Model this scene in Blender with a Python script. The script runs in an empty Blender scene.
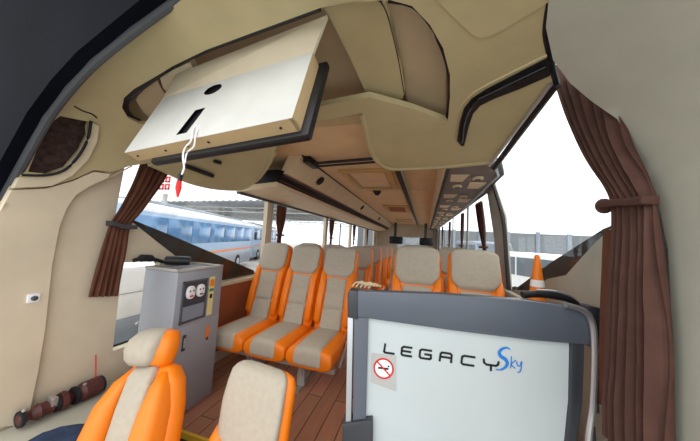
import bpy, bmesh, math, random
from mathutils import Vector as V, Matrix
from mathutils.geometry import delaunay_2d_cdt
random.seed(7)
S = bpy.context.scene
COL = S.collection
PI = math.pi
# ------------------------------------------------------------------ camera
F = 240.0
EYE = V((0, 0, 1.2))
def make_rot():
    r = math.radians(2.0)
    u, v = 418 - 350, 220.5 - 243
    d = V((u, v, -F)).normalized()
    up = V((math.sin(r), math.cos(r), 0))
    up = (up - d * up.dot(d)).normalized()
    x = d.cross(up)
    return Matrix((x, d, up))            # camera space -> world
ROT = make_rot()
cam = bpy.data.cameras.new('camera'); co = bpy.data.objects.new('camera', cam); COL.objects.link(co)
co.matrix_world = Matrix.Translation(EYE) @ ROT.to_4x4()
cam.sensor_width = 36; cam.lens = 36 * F / 700; cam.clip_start = .02; cam.clip_end = 500
S.camera = co
def ray(p): return ROT @ V((p[0] - 350, 220.5 - p[1], -F))
def onx(p, x): d = ray(p); return EYE + d * (x / d.x)
def ony(p, y): d = ray(p); return EYE + d * (y / d.y)
def onz(p, z): d = ray(p); return EYE + d * ((z - 1.2) / d.z)
def onplane(p, q, n): d = ray(p); return EYE + d * ((q - EYE).dot(n) / d.dot(n))
def atdepth(p, k): return EYE + ray(p) * (k / F)
XL, XR = -1.75, .78
def smin(a, b, k):
    h = max(k - abs(a - b), 0) / k
    return min(a, b) - h * h * k * .25
def shell_f(q):                           # inside distance to the moulded front lining
    d1 = (2.0 - .25 * (q.y - .8) - q.z) * .97
    return smin(smin(d1, q.x - XL, .75), XR - q.x, .45)
def shell(p, off=0):
    d = ray(p).normalized(); t = .05
    for i in range(400):
        f = shell_f(EYE + d * t) - off
        if f < 1e-4: break
        t += max(f * .6, 1e-4)
    return EYE + d * t
# ------------------------------------------------------------------ materials
MATS = {}
def lin(c):
    return tuple(((x / 255) / 12.92 if x / 255 <= .04045 else ((x / 255 + .055) / 1.055) ** 2.4) for x in c) + (1,)
def mat(name, rgb, rough=.6, spec=.4, metal=0, var=.06, scale=6, bump=0, bscale=80, emit=0, coat=0):
    m = bpy.data.materials.new(name); m.use_nodes = True
    nt = m.node_tree; b = nt.nodes['Principled BSDF']
    tc = nt.nodes.new('ShaderNodeTexCoord'); n = nt.nodes.new('ShaderNodeTexNoise')
    n.inputs['Scale'].default_value = scale; n.inputs['Detail'].default_value = 4
    nt.links.new(tc.outputs['Object'], n.inputs['Vector'])
    r = nt.nodes.new('ShaderNodeValToRGB'); c = lin(rgb)
    r.color_ramp.elements[0].position = .3; r.color_ramp.elements[1].position = .7
    r.color_ramp.elements[0].color = tuple(x * (1 - var) for x in c[:3]) + (1,)
    r.color_ramp.elements[1].color = tuple(min(1, x * (1 + var)) for x in c[:3]) + (1,)
    nt.links.new(n.outputs['Fac'], r.inputs['Fac']); nt.links.new(r.outputs['Color'], b.inputs['Base Color'])
    b.inputs['Roughness'].default_value = rough; b.inputs['Metallic'].default_value = metal
    b.inputs['Specular IOR Level'].default_value = spec
    if coat: b.inputs['Coat Weight'].default_value = coat
    if bump:
        n2 = nt.nodes.new('ShaderNodeTexNoise'); n2.inputs['Scale'].default_value = bscale
        nt.links.new(tc.outputs['Object'], n2.inputs['Vector'])
        bp = nt.nodes.new('ShaderNodeBump'); bp.inputs['Strength'].default_value = bump; bp.inputs['Distance'].default_value = .01
        nt.links.new(n2.outputs['Fac'], bp.inputs['Height']); nt.links.new(bp.outputs['Normal'], b.inputs['Normal'])
    if emit:
        b.inputs['Emission Color'].default_value = c; b.inputs['Emission Strength'].default_value = emit
    MATS[name] = m
    return m
mat('lining', (178, 163, 124), .5, .35, bump=.03)
mat('lining_pale', (200, 187, 160), .55, .3, bump=.03)
mat('lining_wall', (204, 190, 166), .55, .3, bump=.03)
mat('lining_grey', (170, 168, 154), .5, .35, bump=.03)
mat('padding', (178, 158, 128), .7, .25, bump=.08, bscale=120)
mat('ceiling_tan', (222, 188, 144), .6, .3)
mat('rack_cream', (214, 194, 160), .55, .3)
mat('hatch_tan', (196, 158, 98), .5, .3)
mat('tv_white', (200, 200, 194), .45, .4, bump=.02)
mat('tv_edge', (196, 170, 128), .6, .3)
mat('black', (18, 18, 22), .45, .4)
mat('black_gloss', (14, 14, 18), .15, .5)
mat('rubber', (30, 31, 36), .7, .3)
mat('gasket_grey', (70, 72, 76), .6, .4)
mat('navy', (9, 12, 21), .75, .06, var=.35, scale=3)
mat('frame_grey', (84, 90, 100), .35, .5, var=.04)
mat('frame_dark', (52, 54, 60), .4, .5, var=.04)
mat('silver', (190, 192, 194), .3, .5, metal=.8, var=.03)
mat('frost', (188, 196, 197), .3, .5, var=.03, scale=3)
mat('orange', (240, 126, 14), .42, .45, var=.05, bump=.03)
mat('seat_grey', (178, 169, 153), .8, .2, var=.05, scale=40, bump=.12, bscale=200)
mat('seat_side', (60, 52, 46), .6, .3)
mat('leg_grey', (168, 164, 158), .4, .4, var=.04)
mat('cabinet_grey', (148, 151, 158), .4, .45, var=.04)
mat('cabinet_dark', (62, 66, 72), .35, .45)
mat('curtain', (98, 62, 48), .85, .15, var=.15, scale=12, bump=.15, bscale=150)
mat('curtain_mauve', (84, 58, 50), .8, .2, var=.14, scale=12, bump=.15, bscale=150)
mat('maroon', (74, 36, 32), .45, .4, var=.25, scale=20)
mat('mesh_brown', (62, 46, 42), .8, .2, var=.5, scale=45, bump=.3)
mat('panel_brown', (150, 84, 52), .6, .3, var=.08)
mat('rack_under', (112, 96, 90), .5, .3, var=.1)
mat('white', (236, 236, 236), .4, .4, var=.02)
mat('red', (206, 40, 40), .5, .3)
mat('blue', (30, 120, 205), .4, .4)
mat('yellow', (232, 196, 60), .5, .3)
mat('pale_yellow', (226, 214, 150), .5, .3)
mat('green', (60, 140, 100), .5, .3)
mat('ink', (26, 28, 32), .4, .3)
mat('sticker', (176, 176, 172), .45, .4)
mat('denim', (48, 58, 80), .9, .1, var=.2, scale=30, bump=.2)
mat('asphalt', (178, 178, 174), .9, .2, var=.12, scale=2)
mat('bus_white', (244, 246, 248), .3, .5, coat=.3)
mat('bus_blue', (150, 176, 204), .35, .5)
mat('bus_glass', (84, 128, 172), .12, .6, var=.35, scale=1.5)
mat('bus_lower', (132, 142, 154), .35, .5)
mat('tyre', (24, 24, 25), .8, .2)
mat('canopy', (190, 194, 198), .6, .3, var=.3, scale=9)
mat('concrete', (122, 128, 132), .8, .2, var=.1)
mat('dark_glass', (104, 114, 122), .1, .6)
mat('lamp', (255, 244, 220), .3, .3)
# wood floor
def wood():
    m = bpy.data.materials.new('wood_vinyl'); m.use_nodes = True; nt = m.node_tree; b = nt.nodes['Principled BSDF']
    tc = nt.nodes.new('ShaderNodeTexCoord'); mp = nt.nodes.new('ShaderNodeMapping')
    mp.inputs['Rotation'].default_value = (0, 0, PI / 2)
    nt.links.new(tc.outputs['Object'], mp.inputs['Vector'])
    br = nt.nodes.new('ShaderNodeTexBrick'); br.inputs['Scale'].default_value = 1
    br.inputs['Brick Width'].default_value = .9; br.inputs['Row Height'].default_value = .11; br.inputs['Mortar Size'].default_value = .004
    br.inputs['Color1'].default_value = lin((214, 156, 124)); br.inputs['Color2'].default_value = lin((188, 134, 106)); br.inputs['Mortar'].default_value = lin((120, 84, 68))
    nt.links.new(mp.outputs['Vector'], br.inputs['Vector'])
    n = nt.nodes.new('ShaderNodeTexNoise'); n.inputs['Scale'].default_value = 5; n.inputs['Detail'].default_value = 8
    mp2 = nt.nodes.new('ShaderNodeMapping'); mp2.inputs['Scale'].default_value = (9, 1, 1)
    nt.links.new(tc.outputs['Object'], mp2.inputs['Vector']); nt.links.new(mp2.outputs['Vector'], n.inputs['Vector'])
    mx = nt.nodes.new('ShaderNodeMix'); mx.data_type = 'RGBA'; mx.blend_type = 'MULTIPLY'; mx.inputs['Factor'].default_value = .5
    nt.links.new(br.outputs['Color'], mx.inputs['A']); nt.links.new(n.outputs['Color'], mx.inputs['B'])
    nt.links.new(mx.outputs['Result'], b.inputs['Base Color']); b.inputs['Roughness'].default_value = .4
    MATS['wood'] = m
wood()
def glass():
    m = bpy.data.materials.new('window_glass'); m.use_nodes = True; nt = m.node_tree
    out = nt.nodes['Material Output']; nt.nodes.remove(nt.nodes['Principled BSDF'])
    t = nt.nodes.new('ShaderNodeBsdfTransparent'); t.inputs['Color'].default_value = (.98, .985, .985, 1)
    g = nt.nodes.new('ShaderNodeBsdfGlossy'); g.inputs['Roughness'].default_value = .02
    mx = nt.nodes.new('ShaderNodeMixShader')
    mx.inputs['Fac'].default_value = .035; nt.links.new(t.outputs[0], mx.inputs[1]); nt.links.new(g.outputs[0], mx.inputs[2])
    nt.links.new(mx.outputs[0], out.inputs['Surface']); MATS['glass'] = m
glass()
# ------------------------------------------------------------------ object helpers
ROOTM = {}
def sharp(bm, ang=35):
    bm.normal_update()
    for f in bm.faces: f.smooth = True
    for e in bm.edges:
        e.smooth = not (len(e.link_faces) == 2 and e.calc_face_angle(0) > math.radians(ang))
def obj(name, bm, m, parent=None, label=None, cat=None, group=None, kind=None, bevel=0, world=True, ang=35, recalc=True):
    if recalc: bmesh.ops.recalc_face_normals(bm, faces=bm.faces)
    if bevel:
        bm.normal_update()
        es = [e for e in bm.edges if len(e.link_faces) == 2 and e.calc_face_angle(0) > .6]
        bmesh.ops.bevel(bm, geom=es, offset=bevel, segments=2, affect='EDGES', profile=.5, clamp_overlap=True)
    sharp(bm, ang)
    M = ROOTM.get(parent.name) if parent else None
    if world and M is not None: bmesh.ops.transform(bm, matrix=M.inverted(), verts=bm.verts)
    me = bpy.data.meshes.new(name); bm.to_mesh(me); bm.free()
    me.materials.append(MATS[m] if isinstance(m, str) else m)
    o = bpy.data.objects.new(name, me); COL.objects.link(o)
    if parent:
        o.parent = parent
        if M is not None: ROOTM[o.name] = M
    if label: o['label'] = label
    if cat: o['category'] = cat
    if group: o['group'] = group
    if kind: o['kind'] = kind
    return o
def thing(name, label, cat, loc=(0, 0, 0), rotz=0, group=None):
    o = bpy.data.objects.new(name, None); COL.objects.link(o)
    o.location = loc; o.rotation_euler = (0, 0, rotz); o.empty_display_size = .1
    ROOTM[o.name] = Matrix.Translation(V(loc)) @ Matrix.Rotation(rotz, 4, 'Z')
    o['label'] = label; o['category'] = cat
    if group: o['group'] = group
    return o
def struct(name, bm, m, **k): return obj(name, bm, m, kind='structure', **k)
def dup(root, loc, rotz=None, label=None, group=None):
    r = root.copy(); COL.objects.link(r); r.location = loc
    if rotz is not None: r.rotation_euler = (0, 0, rotz)
    if label: r['label'] = label
    if group: r['group'] = group
    for ch in list(root.children):
        c = ch.copy(); COL.objects.link(c); c.parent = r
        for g in list(ch.children):
            d = g.copy(); COL.objects.link(d); d.parent = c
    return r
def bx(bm, x0, x1, y0, y1, z0, z1, M=None):
    r = bmesh.ops.create_cube(bm, size=1)
    T = Matrix.Translation(V(((x0 + x1) / 2, (y0 + y1) / 2, (z0 + z1) / 2))) @ Matrix.Diagonal((abs(x1 - x0), abs(y1 - y0), abs(z1 - z0), 1))
    if M is not None: T = M @ T
    bmesh.ops.transform(bm, matrix=T, verts=r['verts'])
    return bm
def box(x0, x1, y0, y1, z0, z1, M=None): return bx(bmesh.new(), x0, x1, y0, y1, z0, z1, M)
def prism(bm, loop, vec):
    vec = V(vec); n = len(loop)
    a = [bm.verts.new(V(p)) for p in loop]; b = [bm.verts.new(V(p) + vec) for p in loop]
    bm.faces.new(a); bm.faces.new(b[::-1])
    for i in range(n): bm.faces.new((a[i], b[i], b[(i + 1) % n], a[(i + 1) % n]))
    return bm
def loft(bm, rings, closed=True, caps=True):
    R = [[bm.verts.new(V(p)) for p in r] for r in rings]; n = len(R[0])
    for a, b in zip(R, R[1:]):
        for i in range(n if closed else n - 1):
            j = (i + 1) % n
            bm.faces.new((a[i], a[j], b[j], b[i]))
    if caps and closed:
        bm.faces.new(R[0][::-1]); bm.faces.new(R[-1])
    return bm
def smooth_path(pts, n=4):
    pts = [V(p) for p in pts]; out = []
    for i in range(len(pts) - 1):
        p0 = pts[max(i - 1, 0)]; p1 = pts[i]; p2 = pts[i + 1]; p3 = pts[min(i + 2, len(pts) - 1)]
        for k in range(n):
            t = k / n
            out.append(.5 * ((2 * p1) + (p2 - p0) * t + (2 * p0 - 5 * p1 + 4 * p2 - p3) * t * t + (3 * p1 - p0 - 3 * p2 + p3) * t ** 3))
    out.append(pts[-1]); return out
def tube(bm, pts, r, n=8, flat=1, up=None):
    pts = [V(p) for p in pts]; rings = []
    for i, p in enumerate(pts):
        d = (pts[min(i + 1, len(pts) - 1)] - pts[max(i - 1, 0)]).normalized()
        u = V(up) if up else (V((0, 0, 1)) if abs(d.z) < .9 else V((1, 0, 0)))
        s = d.cross(u).normalized(); w = s.cross(d)
        rr = r[i] if isinstance(r, (list, tuple)) else r
        rings.append([p + s * rr * math.cos(2 * PI * k / n) + w * rr * flat * math.sin(2 * PI * k / n) for k in range(n)])
    return loft(bm, rings)
def lathe(bm, prof, c=(0, 0, 0), n=20, axis='z'):
    c = V(c); rings = []
    for r, h in prof:
        ring = []
        for k in range(n):
            a = 2 * PI * k / n; q = (r * math.cos(a), r * math.sin(a))
            ring.append(c + (V((q[0], q[1], h)) if axis == 'z' else V((h, q[0], q[1])) if axis == 'x' else V((q[0], h, q[1]))))
        rings.append(ring)
    return loft(bm, rings)
def inside(p, poly):
    c = False; n = len(poly)
    for i in range(n):
        a, b = poly[i], poly[i - 1]
        if (a[1] > p[1]) != (b[1] > p[1]) and p[0] < (b[0] - a[0]) * (p[1] - a[1]) / (b[1] - a[1]) + a[0]: c = not c
    return c
def resample(loop, step):
    out = []
    for i, a in enumerate(loop):
        b = loop[(i + 1) % len(loop)]; L = math.dist(a, b); k = max(1, int(L / step))
        for j in range(k): out.append((a[0] + (b[0] - a[0]) * j / k, a[1] + (b[1] - a[1]) * j / k))
    return out
def sheet(outer, holes, fn, step, thick):
    """surface over a 2D region with holes, mapped by fn to 3D, given thickness away from the viewer/inside"""
    loops = [resample(l, step) for l in [outer] + holes]
    pts, edges = [], []
    for l in loops:
        b = len(pts); pts += [V(p) for p in l]; edges += [(b + i, b + (i + 1) % len(l)) for i in range(len(l))]
    x0 = min(p[0] for p in outer); x1 = max(p[0] for p in outer); y0 = min(p[1] for p in outer); y1 = max(p[1] for p in outer)
    x = x0 + step * .5
    while x < x1:
        y = y0 + step * .53
        while y < y1:
            q = (x, y)
            if inside(q, outer) and not any(inside(q, h) for h in holes): pts.append(V(q))
            y += step
        x += step
    vs, es, fs = delaunay_2d_cdt(pts, edges, [], 0, 1e-5)[:3]
    bm = bmesh.new(); P = [fn((v.x, v.y)) for v in vs]
    A = [bm.verts.new(p) for p in P]
    keep = []
    for f in fs:
        c = (sum(vs[i].x for i in f) / len(f), sum(vs[i].y for i in f) / len(f))
        if inside(c, outer) and not any(inside(c, h) for h in holes): keep.append(f)
    for f in keep: bm.faces.new([A[i] for i in f])
    bmesh.ops.delete(bm, geom=[v for v in bm.verts if not v.link_faces], context='VERTS')
    if thick:
        bmesh.ops.recalc_face_normals(bm, faces=bm.faces)
        bm.normal_update()
        nrm = {v: v.normal.copy() for v in bm.verts}
        # orient: offset away from the cabin centre
        q = V((-.5, 2.0, 1.1)); vv = next(iter(bm.verts))
        s = sum((1 if (v.co - q).dot(nrm[v]) > 0 else -1) for v in bm.verts)
        sg = 1 if s > 0 else -1
        vl = list(bm.verts); fl = list(bm.faces); be = [e for e in bm.edges if len(e.link_faces) == 1]
        cp = {v: bm.verts.new(v.co + nrm[v] * sg * thick) for v in vl}
        for f in fl: bm.faces.new([cp[v] for v in reversed(f.verts)])
        for e in be:
            a, b = e.verts; bm.faces.new((a, b, cp[b], cp[a]))
    return bm
def text_like(bm, strokes, O, ex, ey, w, t, n):
    """ribbon strokes on a plane; strokes are polylines in (u,v)"""
    for st in strokes:
        pts = [V((p[0], p[1])) for p in st]
        for a, b in zip(pts, pts[1:]):
            d = (b - a).normalized(); s = V((-d.y, d.x)) * w / 2; a2 = a - d * w * .35; b2 = b + d * w * .35
            prism(bm, [O + ex * q.x + ey * q.y for q in (a2 - s, b2 - s, b2 + s, a2 + s)], n * t)
# ------------------------------------------------------------------ world and light
w = bpy.data.worlds.new('sky'); S.world = w; w.use_nodes = True
nt = w.node_tree; bg = nt.nodes['Background']
tc = nt.nodes.new('ShaderNodeTexCoord'); sp = nt.nodes.new('ShaderNodeSeparateXYZ'); rp = nt.nodes.new('ShaderNodeValToRGB')
nt.links.new(tc.outputs['Generated'], sp.inputs[0]); nt.links.new(sp.outputs['Z'], rp.inputs['Fac']); nt.links.new(rp.outputs['Color'], bg.inputs['Color'])
rp.color_ramp.elements[0].position = 0; rp.color_ramp.elements[0].color = (.86, .93, 1, 1)
rp.color_ramp.elements[1].position = .25; rp.color_ramp.elements[1].color = (1, 1, 1, 1)
bg.inputs['Strength'].default_value = 1.25
sun = bpy.data.lights.new('hazy_sun', 'SUN'); sun.energy = .35; sun.angle = math.radians(40); sun.color = (1, .97, .92)
so = bpy.data.objects.new('hazy_sun', sun); COL.objects.link(so); so.rotation_euler = (math.radians(52), 0, math.radians(-12))
S.view_settings.view_transform = 'Standard'; S.view_settings.look = 'None'; S.view_settings.gamma = 1
S.view_settings.exposure = .72
# ================================================================== SETTING
# floor: passenger deck, sunken front cab
bm = box(XL, XR, 1.22, 10.6, -.06, 0); struct('floor', bm, 'wood')
bm = box(XL, XR, .55, 1.22, -.56, -.5); struct('floor_cab', bm, 'rubber')
struct('trim_1', box(-1.5, -.35, 1.205, 1.222, -.03, .004), 'yellow')
struct('trim_2', box(XL, XR, 1.2, 1.219, -.5, -.03), 'frame_dark')
struct('ground', box(-60, 60, -20, 70, -1.2, -1.1), 'asphalt')
# left wall
def wl(p): return V((XL - .012, p[0], p[1]))
front_open = [(1.03, 1.86), (1.0, 1.24), (1.10, 1.225), (1.45, .965), (1.62, .79), (1.86, .735), (2.50, .735), (2.50, 1.72), (1.9, 1.80)]
low_open = [(1.078, .44), (1.30, .44), (1.30, .965), (1.07, .975)]
rects = [(2.62, 4.42), (4.54, 6.24), (6.36, 8.06), (8.18, 9.88)]
holes = [front_open, low_open] + [[(a, .735), (b, .735), (b, 1.66), (a, 1.66)] for a, b in rects]
struct('wall_left', sheet([(.6, -.55), (10.6, -.55), (10.6, 2.05), (.6, 2.05)], holes, wl, .35, .05), 'lining_wall')
# right wall
def wr(p): return V((XR + .012, p[0], p[1]))
rfront = [(1.12, 1.42)] + [(q.y, q.z) for q in (onx(p, XR + .012) for p in ((617, 223), (600, 238), (583, 256), (566, 275), (547, 279), (534, 291)))] + [(2.45, .84), (2.5, 1.1), (2.6, 1.5), (2.95, 1.9), (2.95, 2.25), (1.1, 2.25)]
r0 = [(2.84, .84), (4.4, .84), (4.4, 1.86), (3.24, 1.86), (2.94, 1.3)]
rrects = [(4.5, 6.2), (6.3, 8.0), (8.1, 9.8)]
holes = [rfront, r0] + [[(a, .84), (b, .84), (b, 1.86), (a, 1.86)] for a, b in rrects]
struct('wall_right', sheet([(.6, -.55), (10.6, -.55), (10.6, 2.35), (.6, 2.35)], holes, wr, .35, .014), 'lining_grey')
# panes
n = 1
def pane(pts, vec):
    global n
    struct('window_%d' % n, prism(bmesh.new(), pts, vec), 'glass'); n += 1
pane([V((XL - .04, y, z)) for y, z in front_open], (-.006, 0, 0)); pane([V((XL - .04, y, z)) for y, z in low_open], (-.006, 0, 0))
for a, b in rects: pane([V((XL - .04, a, .735)), V((XL - .04, b, .735)), V((XL - .04, b, 1.66)), V((XL - .04, a, 1.66))], (-.006, 0, 0))
pane([V((XR + .028, y, z)) for y, z in rfront], (.006, 0, 0)); pane([V((XR + .028, y, z)) for y, z in r0], (.006, 0, 0))
for a, b in rrects: pane([V((XR + .04, a, .84)), V((XR + .04, b, .84)), V((XR + .04, b, 1.86)), V((XR + .04, a, 1.86))], (.006, 0, 0))
# black painted glass borders
struct('trim_3', prism(bmesh.new(), [onx(p, XL - .055) for p in [(131, 219), (180, 239), (254, 270.5), (258, 290), (215, 300), (170, 280), (128, 230)]], (-.012, 0, 0)), 'black')
struct('trim_4', prism(bmesh.new(), [onx(p, XR + .045) for p in [(603, 229), (586, 240), (550, 263), (526, 281), (508, 294), (512, 305), (560, 300), (620, 245), (620, 222)]], (.012, 0, 0)), 'black')
# window sill mouldings and lower brown panel
struct('trim_5', box(XL, XL + .05, 1.66, 9.95, .70, .735), 'lining_pale', bevel=.01)
struct('trim_6', box(XL + .002, XL + .03, 1.64, 9.95, .12, .70), 'panel_brown')
struct('trim_7', box(XR - .05, XR, 1.95, 9.95, .80, .84), 'lining_grey', bevel=.01)
# rear wall and window
bm = sheet([(XL, -.1), (XR, -.1), (XR, 2.3), (XL, 2.3)], [[(-.85, .95), (.35, .95), (.35, 1.42), (-.85, 1.42)]], lambda p: V((p[0], 10.58, p[1])), .4, .05)
struct('wall_rear', bm, 'lining_pale')
pane([V((-.85, 10.6, .95)), V((.35, 10.6, .95)), V((.35, 10.6, 1.42)), V((-.85, 10.6, 1.42))], (0, .006, 0))
# passenger ceiling
CZ = 1.95
struct('ceiling', box(XL, .56, 1.5, 10.6, CZ, CZ + .06), 'ceiling_tan')
struct('ceiling_cab', box(XL, .46, .62, 1.5, 2.2, 2.26), 'padding')
struct('ceiling_rear_of_fascia', box(XL, .46, 1.46, 1.5, CZ, 2.26), 'ceiling_tan')
for k, y in enumerate((2.35, 3.5, 4.7, 5.9, 7.1, 8.3)):
    struct('trim_%d' % (30 + k), box(-1.0, .1, y, y + .012, CZ - .004, CZ), 'rack_cream')
# front wall: dark navy outer body around the open windscreen
FY = .62
gasket_px = [(-60, 330), (-30, 270), (0, 213), (35, 150), (52, 120), (75, 90), (100, 64), (140, 32), (185, 0), (235, -28)]
gl = [ony(p, FY) for p in gasket_px]
hole = [(g.x, g.z) for g in gl] + [(-.1, 2.16), (.5, 2.16), (.86, 2.0), (.95, 1.6), (.95, .1), (.8, -.3), (-1.5, -.3), (gl[0].x - .02, .3)]
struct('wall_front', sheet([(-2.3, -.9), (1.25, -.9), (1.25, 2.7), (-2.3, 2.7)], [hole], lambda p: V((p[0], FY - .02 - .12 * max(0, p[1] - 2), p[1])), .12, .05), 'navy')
struct('trim_8', tube(bmesh.new(), smooth_path([g + V((0, -.012, 0)) for g in gl], 4), .017, 10), 'gasket_grey')
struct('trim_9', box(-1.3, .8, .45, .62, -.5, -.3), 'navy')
# moulded front lining (fascia) with the screen recess
fair = [(235, -38), (185, -2), (140, 30), (100, 62), (75, 88), (52, 118), (35, 148), (13, 189), (46, 187), (72, 180), (94, 170), (112, 172), (130, 166), (150, 163), (170, 172), (190, 181), (215, 187), (240, 188), (254, 181), (264, 170), (275, 150), (290, 128), (320, 121), (362, 113), (366, 127), (369, 142), (374, 155), (382, 164), (395, 168),
        (440, 166), (490, 161), (500, 152), (553, 85), (549, 60), (545, 30), (551, 0), (560, -38)]
rec = [(140, 124), (128, 118), (122, 108), (124, 98), (134, 89), (155, 77), (173, 66), (206, 50), (260, 30), (320, 8), (350, 2), (390, 0), (412, 6), (430, 25), (443, 48), (450, 75), (450, 100), (448, 122), (410, 108), (369, 97), (322, 106), (290, 112), (200, 125)]
spk = [(60, 116), (90, 122), (88, 136), (80, 152), (66, 168), (48, 174), (28, 172), (40, 142), (52, 122)]
struct('ceiling_front', sheet(fair, [rec, spk], lambda p: shell(p, .02), 9, .035), 'lining', ang=60)
struct('trim_40', sheet([(12, 190), (46, 188.5), (72, 181.5), (94, 172), (110, 174), (108, 178), (90, 186), (76, 195), (67, 208), (60, 225), (52, 265), (45, 330), (38, 372), (32, 400), (27, 425), (-45, 430), (-45, 300), (-30, 268), (0, 212)], [], lambda p: shell(p, .02), 9, .035), 'lining_wall', ang=60)
# rolled lower lips of the fascia
lipL = [(150, 163), (170, 172), (190, 181), (215, 187), (240, 188), (254, 181), (264, 170), (275, 150)]
struct('trim_10', tube(bmesh.new(), smooth_path([shell(p, .005) for p in lipL], 4), .022, 10), 'lining', ang=80)
lipR = [(362, 113), (366, 127), (369, 142), (374, 155), (382, 164), (395, 168), (440, 166), (490, 161)]
struct('trim_11', tube(bmesh.new(), smooth_path([shell(p, .005) for p in lipR], 4), .022, 10), 'lining', ang=80)
# back of the fascia, closing it to the ceiling
def drop(pxs): return [shell(p, .0) for p in pxs]
bmb = bmesh.new()
for lip in (lipL[2:], lipR[3:]):
    P = drop(lip)
    loft(bmb, [[V((q.x, q.y, q.z)), V((q.x, q.y + .10, max(q.z, CZ))), V((q.x, q.y + .12, max(q.z, CZ))), V((q.x, q.y + .02, q.z))] for q in P])
struct('trim_12', bmb, 'lining', ang=60)
# recess box
struct('trim_13', sheet([(105, 130), (108, 80), (200, 35), (330, -12), (420, -12), (470, 40), (470, 135), (370, 120), (280, 130)], [], lambda p: shell(p, -.17), 14, .03), 'padding', ang=60)
# dark gap line that follows the rim of the recess
rimA = [(140, 124), (128, 118), (122, 108), (124, 98), (134, 89), (155, 77), (173, 66), (206, 50), (260, 30), (320, 8)]
struct('trim_14', tube(bmesh.new(), smooth_path([shell(p, -.012) for p in rimA], 3), [.028] * 13 + [.022, .018, .015] + [.011] * 12, 8), 'black')
rimB = [(388, 1), (412, 6), (430, 25), (443, 48), (450, 75), (450, 100), (447, 122)]
struct('trim_15', tube(bmesh.new(), smooth_path([shell(p, -.012) for p in rimB], 3), [.006] * 8 + [.012] * 11, 8), 'black')
# padded ribs inside the recess
def pad(px, off, th): return sheet(px, [], lambda p: shell(p, off), 7, th)
struct('trim_16', pad([(324, 8), (350, 1), (386, 2), (395, 40), (402, 70), (405, 92), (402, 99), (372, 107), (352, 62), (336, 30)], -.045, .05), 'lining', ang=60)
struct('trim_17', pad([(388, 2), (411, 8), (428, 27), (441, 50), (446, 76), (446, 118), (410, 106), (406, 96), (404, 72), (397, 40)], -.075, .05), 'padding', ang=60)
struct('trim_18', tube(bmesh.new(), smooth_path([shell(p, -.05) for p in [(378, -2), (386, 10), (393, 35), (399, 62), (404, 92)]], 4), .006, 8), 'black')
struct('trim_19', pad([(136, 100), (142, 88), (156, 79), (163, 92), (175, 100), (150, 118), (143, 112)], -.025, .05), 'padding', ang=60)
struct('trim_20', pad([(160, 78), (173, 70), (190, 62), (196, 74), (176, 84), (170, 95), (163, 88)], -.03, .05), 'lining_pale', ang=60)
# hatch panel in the lining, top right
struct('trim_21', pad([(432, -25), (438, 2), (472, 35), (479, 38), (488, 37), (500, 32), (552, 0), (562, -25)], .026, .012), 'lining', ang=60)
# right front pillar lining
rp_ = [(558, -45), (549, -2), (546, 28), (553, 60), (570, 83), (590, 100), (617, 119), (630, 140), (642, 163), (657, 195), (668, 250), (672, 330), (676, 480), (790, 480), (790, -60)]
struct('trim_22', sheet(rp_, [], lambda p: shell(p, .03), 12, .04), 'lining_grey', ang=60)
struct('trim_23', tube(bmesh.new(), smooth_path([shell(p, .012) for p in [(553, -20), (549, 0), (545, 30), (549, 55), (557, 85)]], 4), .012, 8), 'black')
# window header rail, right
a0, a1 = shell((494, 168), .02), shell((556, 84), .02)
struct('trim_24', tube(bmesh.new(), [a0, a1], .017, 8), 'black')
struct('trim_25', tube(bmesh.new(), [shell((489, 166), .03), shell((551, 84), .03)], .008, 8), 'silver')
# left pillar seam and lower panels
struct('trim_26', tube(bmesh.new(), smooth_path([shell(p, .012) for p in [(28, 422), (32, 400), (38, 372), (45, 330), (52, 265), (60, 225), (67, 208), (76, 195), (90, 186), (108, 178), (132, 166)]], 4), .004, 6), 'padding')
bm = prism(bmesh.new(), [V((XL, .62, .27)), V((XL, 1.2, .27)), V((-1.5, 1.2, .25)), V((-1.3, .85, .24)), V((-1.2, .66, .24))], (0, 0, -.8))
struct('trim_27', bm, 'lining_grey', bevel=.015)
# window pillars between left windows are part of wall_left; right front pillar strip
bm = bmesh.new()
loft(bm, [[q, q + V((0, .05, 0)), q + V((.02, .05, 0)), q + V((.02, 0, 0))] for q in smooth_path([onx((509, 296), XR - .02), onx((506, 258), XR - .02), onx((502.5, 218), XR - .02), onx((493, 185), XR - .02)], 5)])
struct('trim_28', bm, 'black')
struct('ceiling_side', box(.56, XR + .04, 2.9, 10.6, CZ, CZ + .06), 'ceiling_tan')
pane([shell((490, 170), 0), shell((560, 82), 0), V((XR + .04, 1.12, 2.0)), V((XR + .04, 2.9, 1.9)), V((.6, 2.9, 1.93))], (.004, 0, .004))
# ================================================================== THINGS
# --- flip-down screen in the recess
k = .73
TL, TR, BR, BL = [EYE + (V(q) - EYE) * k for q in ((-1.783, 1.2, 2.126), (-.582, 1.111, 2.199), (-.557, .912, 1.722), (-1.758, 1.001, 1.649))]
ex = (TR - TL); W_ = ex.length; ex.normalize(); ey = (TL - BL); H_ = ey.length; ey.normalize(); nz = ex.cross(ey).normalized()
if nz.dot(EYE - TL) < 0: nz = -nz        # towards the windscreen
tv = thing('television', 'flip-down screen with white back cover hanging open below the front ceiling recess', 'television', BL)
def P(u, v, d=0): return BL + ex * u + ey * v + nz * d
hol = [(W_ * (.43) + .052 * math.cos(2 * PI * i / 20), H_ * .84 + .034 * math.sin(2 * PI * i / 20)) for i in range(20)]
cut = [(W_ * .35, H_ * .12), (W_ * .42, H_ * .12), (W_ * .455, H_ * .50), (W_ * .385, H_ * .50)]
cov = sheet([(0, 0), (W_, 0), (W_, H_), (0, H_)], [hol, cut], lambda p: P(p[0], p[1]), .06, 0)
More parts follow.
